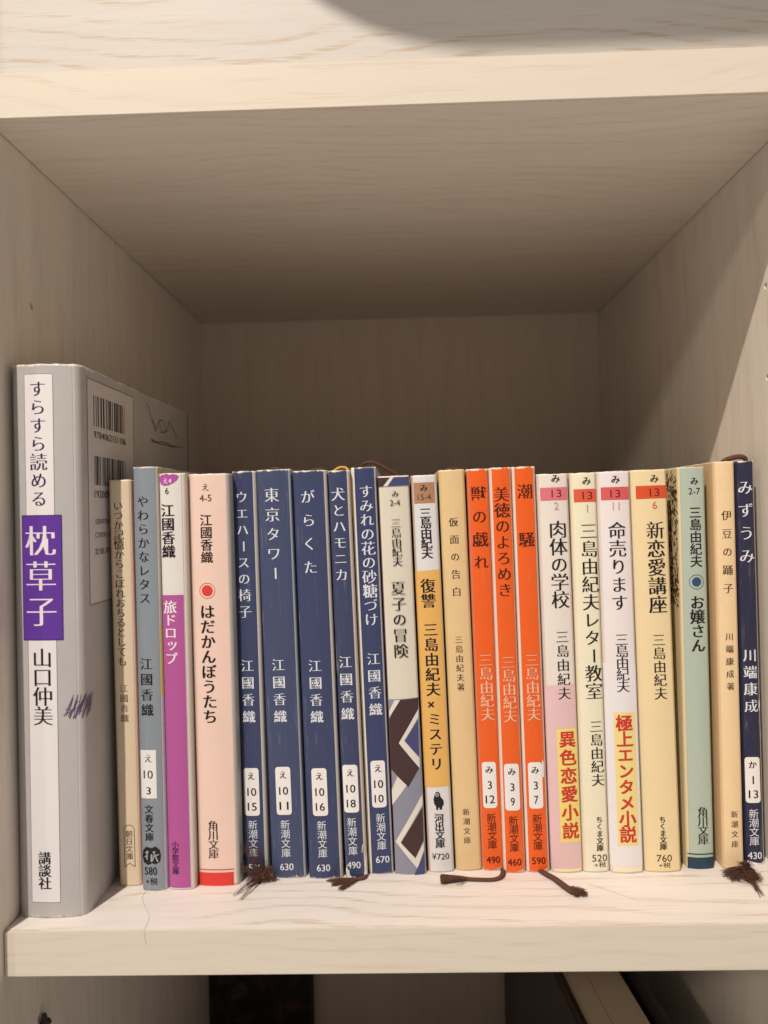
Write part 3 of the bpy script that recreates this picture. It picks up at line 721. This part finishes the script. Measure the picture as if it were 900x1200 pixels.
book('11', 'white paperback with an orange middle band and a small black owl near its foot', (224, 216, 212), (210, 176, 150), (214, 206, 200), b=.6, wear=.08)
book('12', 'plain tan paperback with thin brown lettering and no label, left of the orange books', (230, 192, 140), (222, 190, 130), (220, 190, 134), b=.5, wear=.06, mottle=.08)
OR = (238, 96, 30)
book('13', 'orange paperback whose white label reads 3 and 12', OR, (214, 120, 90), (224, 130, 90), b=.4, sr=3.6, wear=.30)
book('14', 'orange paperback whose white label reads 3 and 9', OR, (232, 206, 186), (226, 150, 110), b=.4, sl=3.2, wear=.26)
book('15', 'orange paperback whose white label reads 3 and 7, scuffed beside the label', OR, (232, 212, 196), (222, 190, 170), b=.4, sl=3.4, wear=.30)
book('16', 'pinkish paperback with a pink paper band and yellow box of six red characters', (236, 220, 206), (222, 200, 186), (226, 204, 190), b=.7, wear=.08, zspine=[(5.2, (246, 226, 178)), (200, (236, 220, 206))])
book('17', 'cream paperback with a long black title, priced 520, between two books with yellow boxes', (242, 228, 196), (236, 216, 184), (232, 212, 180), b=.5, wear=.06)
book('18', 'white paperback with a white paper band and yellow box of eight red characters', (240, 224, 218), (228, 208, 196), (206, 186, 170), b=.8, wear=.12, zspine=[(5.4, (244, 226, 196)), (200, (240, 224, 218))])
book('19', 'creamy yellow paperback with an orange-red code band at its head, priced 760', (240, 212, 163), (238, 214, 168), (204, 176, 128), b=.8, wear=.05)
r20, p20 = book('20', 'pale green paperback with a blue dot in its middle and a dark teal foot', (180, 188, 170), (230, 206, 160), (180, 186, 160), b=.7, wear=.03, sl=4.2)
book('21', 'peach paperback with small brown title, second from the right wall', (238, 204, 158), (228, 186, 140), (232, 198, 150), b=.5, wear=.06, mottle=.08)
book('22', 'narrow navy paperback whose white label reads 1 and 13, at the right wall', (42, 43, 68), (40, 40, 66), (176, 164, 156), b=.4, wear=.22, rub=.3)
ROOTS = {}
for o in list(C.objects):
    if o.name.startswith('paperback_book'): ROOTS[round(o.location.x*1000, 2)] = o
def root_of(n): return ROOTS[BOOKS[n]['x']]
# dark leaf ornament printed on the green book's front cover
bm = bmesh.new(); rnd = random.Random(3)
for k in range(420):
    u = -rnd.uniform(p20.f+1.9, p20.f+15); v = rnd.uniform(97, 147.5)
    a = rnd.uniform(0, 6.3); L, t = rnd.uniform(.4, 1.7), rnd.uniform(.4, 1.0)
    pts = [(u+math.cos(a+x)*L*m, v+math.sin(a+x)*L*m) for x, m in ((0, 1), (.9, .45*t+.2), (1.9, .4*t), (3.1, .8), (4.0, .35), (5.2, .5*t))]
    poly(bm, pts)
link('leaf_ornament', wrap(bm, p20, .08), ink((104, 78, 52)), r20)
# torn and scuffed places
def scuff(n, pf, polys, name='torn_edge'):
    for pts in polys:
        bm = bmesh.new(); poly(bm, pts); link(name, wrap(bm, pf, .13), paper((232, 222, 212), mottle=.08), root_of(n))
def prof(n, r=1.3, b=.45): return Prof(BOOKS[n]['w'], 105, r, b)
p8 = prof('8')
scuff('8', p8, [[(-3.6, .1), (-1.4, .1), (-1.9, .9), (-2.4, 1.4), (-2.6, 3.4), (-3.0, 3.0), (-3.5, 4.6), (-3.9, 3.2)], [(-1.6, .1), (3.2, .1), (3.2, .7), (1.0, .5), (-1.2, .8)], [(2.9, .2), (4.2, .2), (4.2, 9.2), (3.5, 8.0), (3.1, 5.0), (3.4, 3.2), (2.8, 2.0)], [(2.2, 9.4), (2.5, 9.6), (2.9, 12.5), (2.6, 12.2)]])
p22 = prof('22', b=.4)
scuff('22', p22, [[(-3.3, .1), (-2.9, 1.6), (0, .9), (2.6, .3), (3.0, .1)], [(2.2, .2), (3.4, .2), (3.4, 2.0), (2.9, 1.2)], [(2.6, 59), (3.1, 57), (3.3, 61), (2.8, 62)], [(2.9, 48), (3.2, 47.5), (3.2, 51)]])
p15 = prof('15', b=.4)
scuff('15', p15, [[(2.3, 36), (3.3, 35), (3.4, 40.5), (2.9, 42), (2.5, 39)]])

# ---------------------------------------------------------------- ribbon bookmarks (each belongs to its book)
def ribbon_mat(col):
    key = ('rib', tuple(col))
    if key not in CACHE:
        m, nt, b = nmat('ribbon', .75, .15)
        tc = N(nt, 'ShaderNodeTexCoord').outputs['Object']
        f = noise_(nt, scaled(nt, tc, (3000, 3000, 3000)), 1.5, 2, .6)
        base = lin(col); nt.links.new(mix_(nt, f, [v*.55 for v in base], [v*1.5 for v in base]), b.inputs['Base Color']); CACHE[key] = m
    return CACHE[key]
BR = (98, 66, 54)
bpy.context.view_layer.update()
def ribbon(n, paths, col=BR, strands=(), fuzz=()):
    """paths: (points, r0, r1, flat); strands: (start, end, count, spread, sag)"""
    root = root_of(n); bm = bmesh.new(); rnd = random.Random(hash(n) % 97 if False else len(n)*7+int(BOOKS[n]['x']))
    for pts, r0, r1, fl in paths: tube(bm, spline(pts, 5), r0, r1, 8, fl)
    for st, en, cnt, spr, lift in strands:
        st, en = Vector(st), Vector(en)
        for k in range(cnt):
            sx, sy, sz = spr if isinstance(spr, tuple) else (spr, spr, spr*.4)
            e = en+Vector((rnd.uniform(-1, 1)*sx, rnd.uniform(-1, 1)*sy, rnd.uniform(-.4, .8)*sz))
            e.z = max(.15, e.z); s2 = st+Vector((rnd.uniform(-.6, .6), rnd.uniform(-.5, .5), rnd.uniform(-.2, .3)))
            s2.z = max(.2, s2.z)
            m_ = (s2+e)/2+Vector((rnd.uniform(-.5, .5), rnd.uniform(-.5, .5), lift*rnd.uniform(.2, 1)))
            tube(bm, spline([s2, m_, e], 4), rnd.uniform(.07, .13), .045, 4)
    for c_, ext, cnt in fuzz:                                       # loose curled threads round a frayed end
        for k in range(cnt):
            pp = []
            a0 = rnd.uniform(0, 6.28); L = rnd.uniform(.5, 1.0)
            b0 = Vector(c_)+Vector((rnd.gauss(0, .38)*ext[0], rnd.gauss(0, .38)*ext[1], abs(rnd.gauss(0, .5))*ext[2]))
            for j in range(4):
                pp.append(b0+Vector((math.cos(a0)*ext[0]*.34*j*L, math.sin(a0)*ext[1]*.34*j*L, rnd.uniform(-.25, .3)*ext[2]*L)))
                pp[-1].z = max(.12, pp[-1].z); a0 += rnd.uniform(-.9, .9)
            tube(bm, spline(pp, 3), rnd.uniform(.06, .11), .045, 4)
    inv = root.matrix_world.inverted()
    for v in bm.verts: v.co = inv @ v.co
    return link('ribbon_bookmark', bm, ribbon_mat(col), root, True)
# frayed tassel between the first two blue books
ribbon('5', [([(79.5, 38, .6), (80.5, 33.2, 1.4), (79.2, 31.2, 2.2)], 1.0, 1.5, .7)], strands=[((79.5, 31.5, 2.2), (75.0, 31.0, 4.0), 70, (3.0, .8, 2.4), 1.2), ((80.0, 32, 1.6), (82.3, 31.5, 4), 90, (1.6, 1.0, 2.6), .8), ((79, 31.5, 2), (73.5, 31, 13.5), 16, (2.2, .6, 2.4), .8), ((80, 32, 2), (78.5, 31.4, 12), 14, (1.8, .5, 3), .6), ((79, 32, 1.5), (70.5, 31.2, 7), 10, 1.6, .6), ((78.5, 31.4, 1.5), (72.0, 21.6, .2), 9, 1.1, 1.2), ((79.5, 31.4, 1.5), (74.5, 18.2, .2), 7, .8, 1.2), ((79.5, 31.2, 1.8), (75.5, 28.5, .6), 45, 3.0, 1.0)], fuzz=[((79.5, 31.2, .4), (3.4, 1.6, 3.0), 120), ((83, 31.5, .5), (2.0, 1.4, 3.0), 70)])
ribbon('8', [([(117.6, 39, .7), (117.2, 33, .7), (113.5, 31.4, .6)], 1.0, 1.0, .5)], strands=[((115, 32.0, .6), (104, 31.0, .4), 34, .9, .3), ((115, 32.0, .6), (106.5, 28.2, .4), 60, 1.2, .3), ((115, 31.8, .6), (109.0, 24.8, .4), 60, 1.1, .3), ((114.5, 31.8, .6), (110.5, 29, .4), 40, 1.4, .3)])
ribbon('13', [([(168.8, 41, .6), (168.7, 36, .6), (167.2, 31.9, .6), (164, 30.0, .6), (158, 30.2, .6), (152.5, 31.0, .6)], .95, 1.05, .5)], strands=[((156, 30.6, .6), (145.4, 30.2, .7), 230, (.5, 2.9, 1.0), .5), ((153, 30.6, .6), (147, 30, .7), 60, (1.6, 3.0, 1.0), .5), ((155, 30.4, .6), (151, 26.8, .2), 6, (1.5, .8, .2), .2)])
ribbon('15', [([(182.2, 40, .6), (182.8, 35.7, .6), (186.4, 29.6, .8), (189.4, 22.6, .9), (191.0, 19.8, .9)], 1.1, 1.5, .55), ([(190.2, 21.4, .9), (192.6, 19, .9)], 1.5, 1.3, .6)], strands=[((189.2, 22.6, .9), (194.4, 18.6, .9), 170, (1.3, 1.5, 1.0), .7), ((189.6, 22.2, .9), (191.6, 17.8, .7), 90, (1.0, .9, .8), .6)])
ribbon('22', [([(260.5, 44, .6), (258, 36, 1.2), (256.5, 33, 2)], .9, 1.2, .6)], strands=[((256.8, 33.5, 2), (255.2, 30, 3.6), 120, (3.0, 2.4, 2.2), 1.8), ((256.5, 33, 1.8), (256.0, 26.5, 1.6), 110, (2.8, 1.8, 1.4), 1.6), ((256, 33.5, 1.5), (250.0, 32.6, .9), 70, (2.6, 1.6, .8), 1.0), ((255, 33, 1.2), (249.6, 27.6, .5), 50, (1.5, 1.2, .5), .8), ((256, 30, 1), (254.6, 18.0, .3), 26, (1.2, 2.2, .3), .3)], fuzz=[((255.8, 29.5, .4), (4.0, 4.0, 2.6), 230), ((250.6, 31.5, .3), (2.6, 3.0, 1.4), 90)])
# ribbons looping over the tops
ribbon('9', [([(118.5, 56, 147), (118.8, 52, 153.0), (121.2, 50, 154.5), (124.4, 50, 154.1), (129.2, 50, 151.4), (133.8, 51, 148.6)], .85, .85, .7)])
ribbon('21', [([(257.6, 51, 149.5), (259.0, 50, 151.6), (261.5, 50, 152.7), (264.6, 50, 153.3), (267.0, 50, 152.8), (268.2, 51, 150.5)], .9, .9, 1.1)])
ribbon('8', [([(108.6, 40, 150.8), (110.2, 40, 151.9), (111.8, 40, 152.3), (113.7, 39.5, 151.7), (114.9, 38.5, 149), (115.4, 38, 144), (115.9, 38, 133)], .62, .5, .8)], (214, 166, 72))
for n, x0, x1, z in (('6', 82.8, 87.5, 152.6), ('7', 99.4, 104.2, 152.0), ('12', 151.0, 157.0, 150.8)):
    ribbon(n, [([(x0, 47, z-1.6), (x0+.8, 46, z), ((x0+x1)/2, 46, z+.3), (x1-.5, 46, z), (x1, 47, z-1.6)], .6, .6, .7)])

# ---------------------------------------------------------------- loose hairs on the shelf
def hair(pts, label):
    bm = bmesh.new(); tube(bm, spline(pts, 6), .04, .03, 5)
    tag(link('hair_strand', bm, plain('hair', (172, 148, 130), .5, .3), None, True), label, 'hair')
hair([(38.6, 26.2, .12), (38.9, 20.9, .12), (42.0, 14.6, .12), (45.6, 8.2, .12), (46.6, 2.0, .12), (46.7, -.10, -.1), (46.8, -.10, -2.0), (47.3, -.10, -4.5)], 'long loose hair hanging over the shelf edge in front of the grey-blue paperback')
hair([(198.0, 27.0, .12), (203.4, 22.4, .12), (211.5, 15.5, .12)], 'short loose hair on the shelf in front of the cream paperbacks')

# ---------------------------------------------------------------- books in the compartment below
low = empty('hardback_book', 'thick dark-covered hardback seen from above, standing below the shelf at the right', 'book', (207.6, 78, -232))
low.rotation_euler.z = math.radians(4.6)
hh = 147; DK = plain('dark_cloth', (62, 50, 42), .45, .4)
link('front_cover', box_bm(-3.5, -.6, -30, 150, 0, hh, .8), DK, low)
link('back_cover', box_bm(33.6, 37.2, -30, 150, 0, hh, .8), DK, low)
link('spine', box_bm(-3.4, 37.1, 150.2, 153, 0, hh, .8), DK, low)
link('page_block', box_bm(2.2, 12.6, -27, 149.5, 1.5, hh-3), pages_mat(), low)
link('page_block', box_bm(12.9, 29.0, -27, 149.5, 1.5, hh-3.4), pages_mat(), low)
pic = empty('picture_book', 'dark picture book standing at the back of the lower compartment', 'book', (36, 250, -232))
m, nt, b = nmat('picture_cover', .4, .4)
tc = N(nt, 'ShaderNodeTexCoord').outputs['Object']
v_ = noise_(nt, scaled(nt, tc, (1000, 1000, 1000)), .06, 3, .6); v2 = noise_(nt, scaled(nt, tc, (1000, 1000, 700)), .05, 3, .6, 1)
c_ = mix_(nt, smooth(nt, v_, .52, .66), (.012, .010, .010), (.06, .025, .018)); c_ = mix_(nt, smooth(nt, v2, .55, .68), c_, (.06, .05, .02))
nt.links.new(c_, b.inputs['Base Color'])
link('front_cover', box_bm(-35, 31.5, 0, 1.2, 0, 92, .3), m, pic); link('back_cover', box_bm(-35, 31.5, 14, 15.2, 0, 92, .3), m, pic)
link('spine', box_bm(-35.9, -35, 0, 15.2, 0, 92), m, pic); link('page_block', box_bm(-34.9, 30, 1.3, 13.9, 1, 90.5), pages_mat(), pic)

# ---------------------------------------------------------------- added shadow blocker out of the frame, between the ceiling lamp and the cupboard door
ps = empty('shadow_blocker', 'added pale rounded shadow blocker on two cords, out of view in front of the cupboard door', 'shadow blocker', (154, -118, 485))
bm = bmesh.new(); bmesh.ops.create_uvsphere(bm, u_segments=48, v_segments=32, radius=1)
for v in bm.verts:
    x, y, z = v.co
    v.co = Vector((66*x+(54 if x > 0 else -54 if x < 0 else 0), 28*y, 42*z))*MM
link('blocker_body', bm, plain('blocker_cloth', (225, 212, 196), .8, .1), ps, True)
for x in (-50, 50):
    bm = bmesh.new(); tube(bm, [(x, 0, 38), (x, 0, 1100)], 1.5); link('blocker_cord', bm, plain('blocker_cord', (60, 56, 54)), ps)
bpy.data.objects.remove(_fo); bpy.data.curves.remove(_fc)
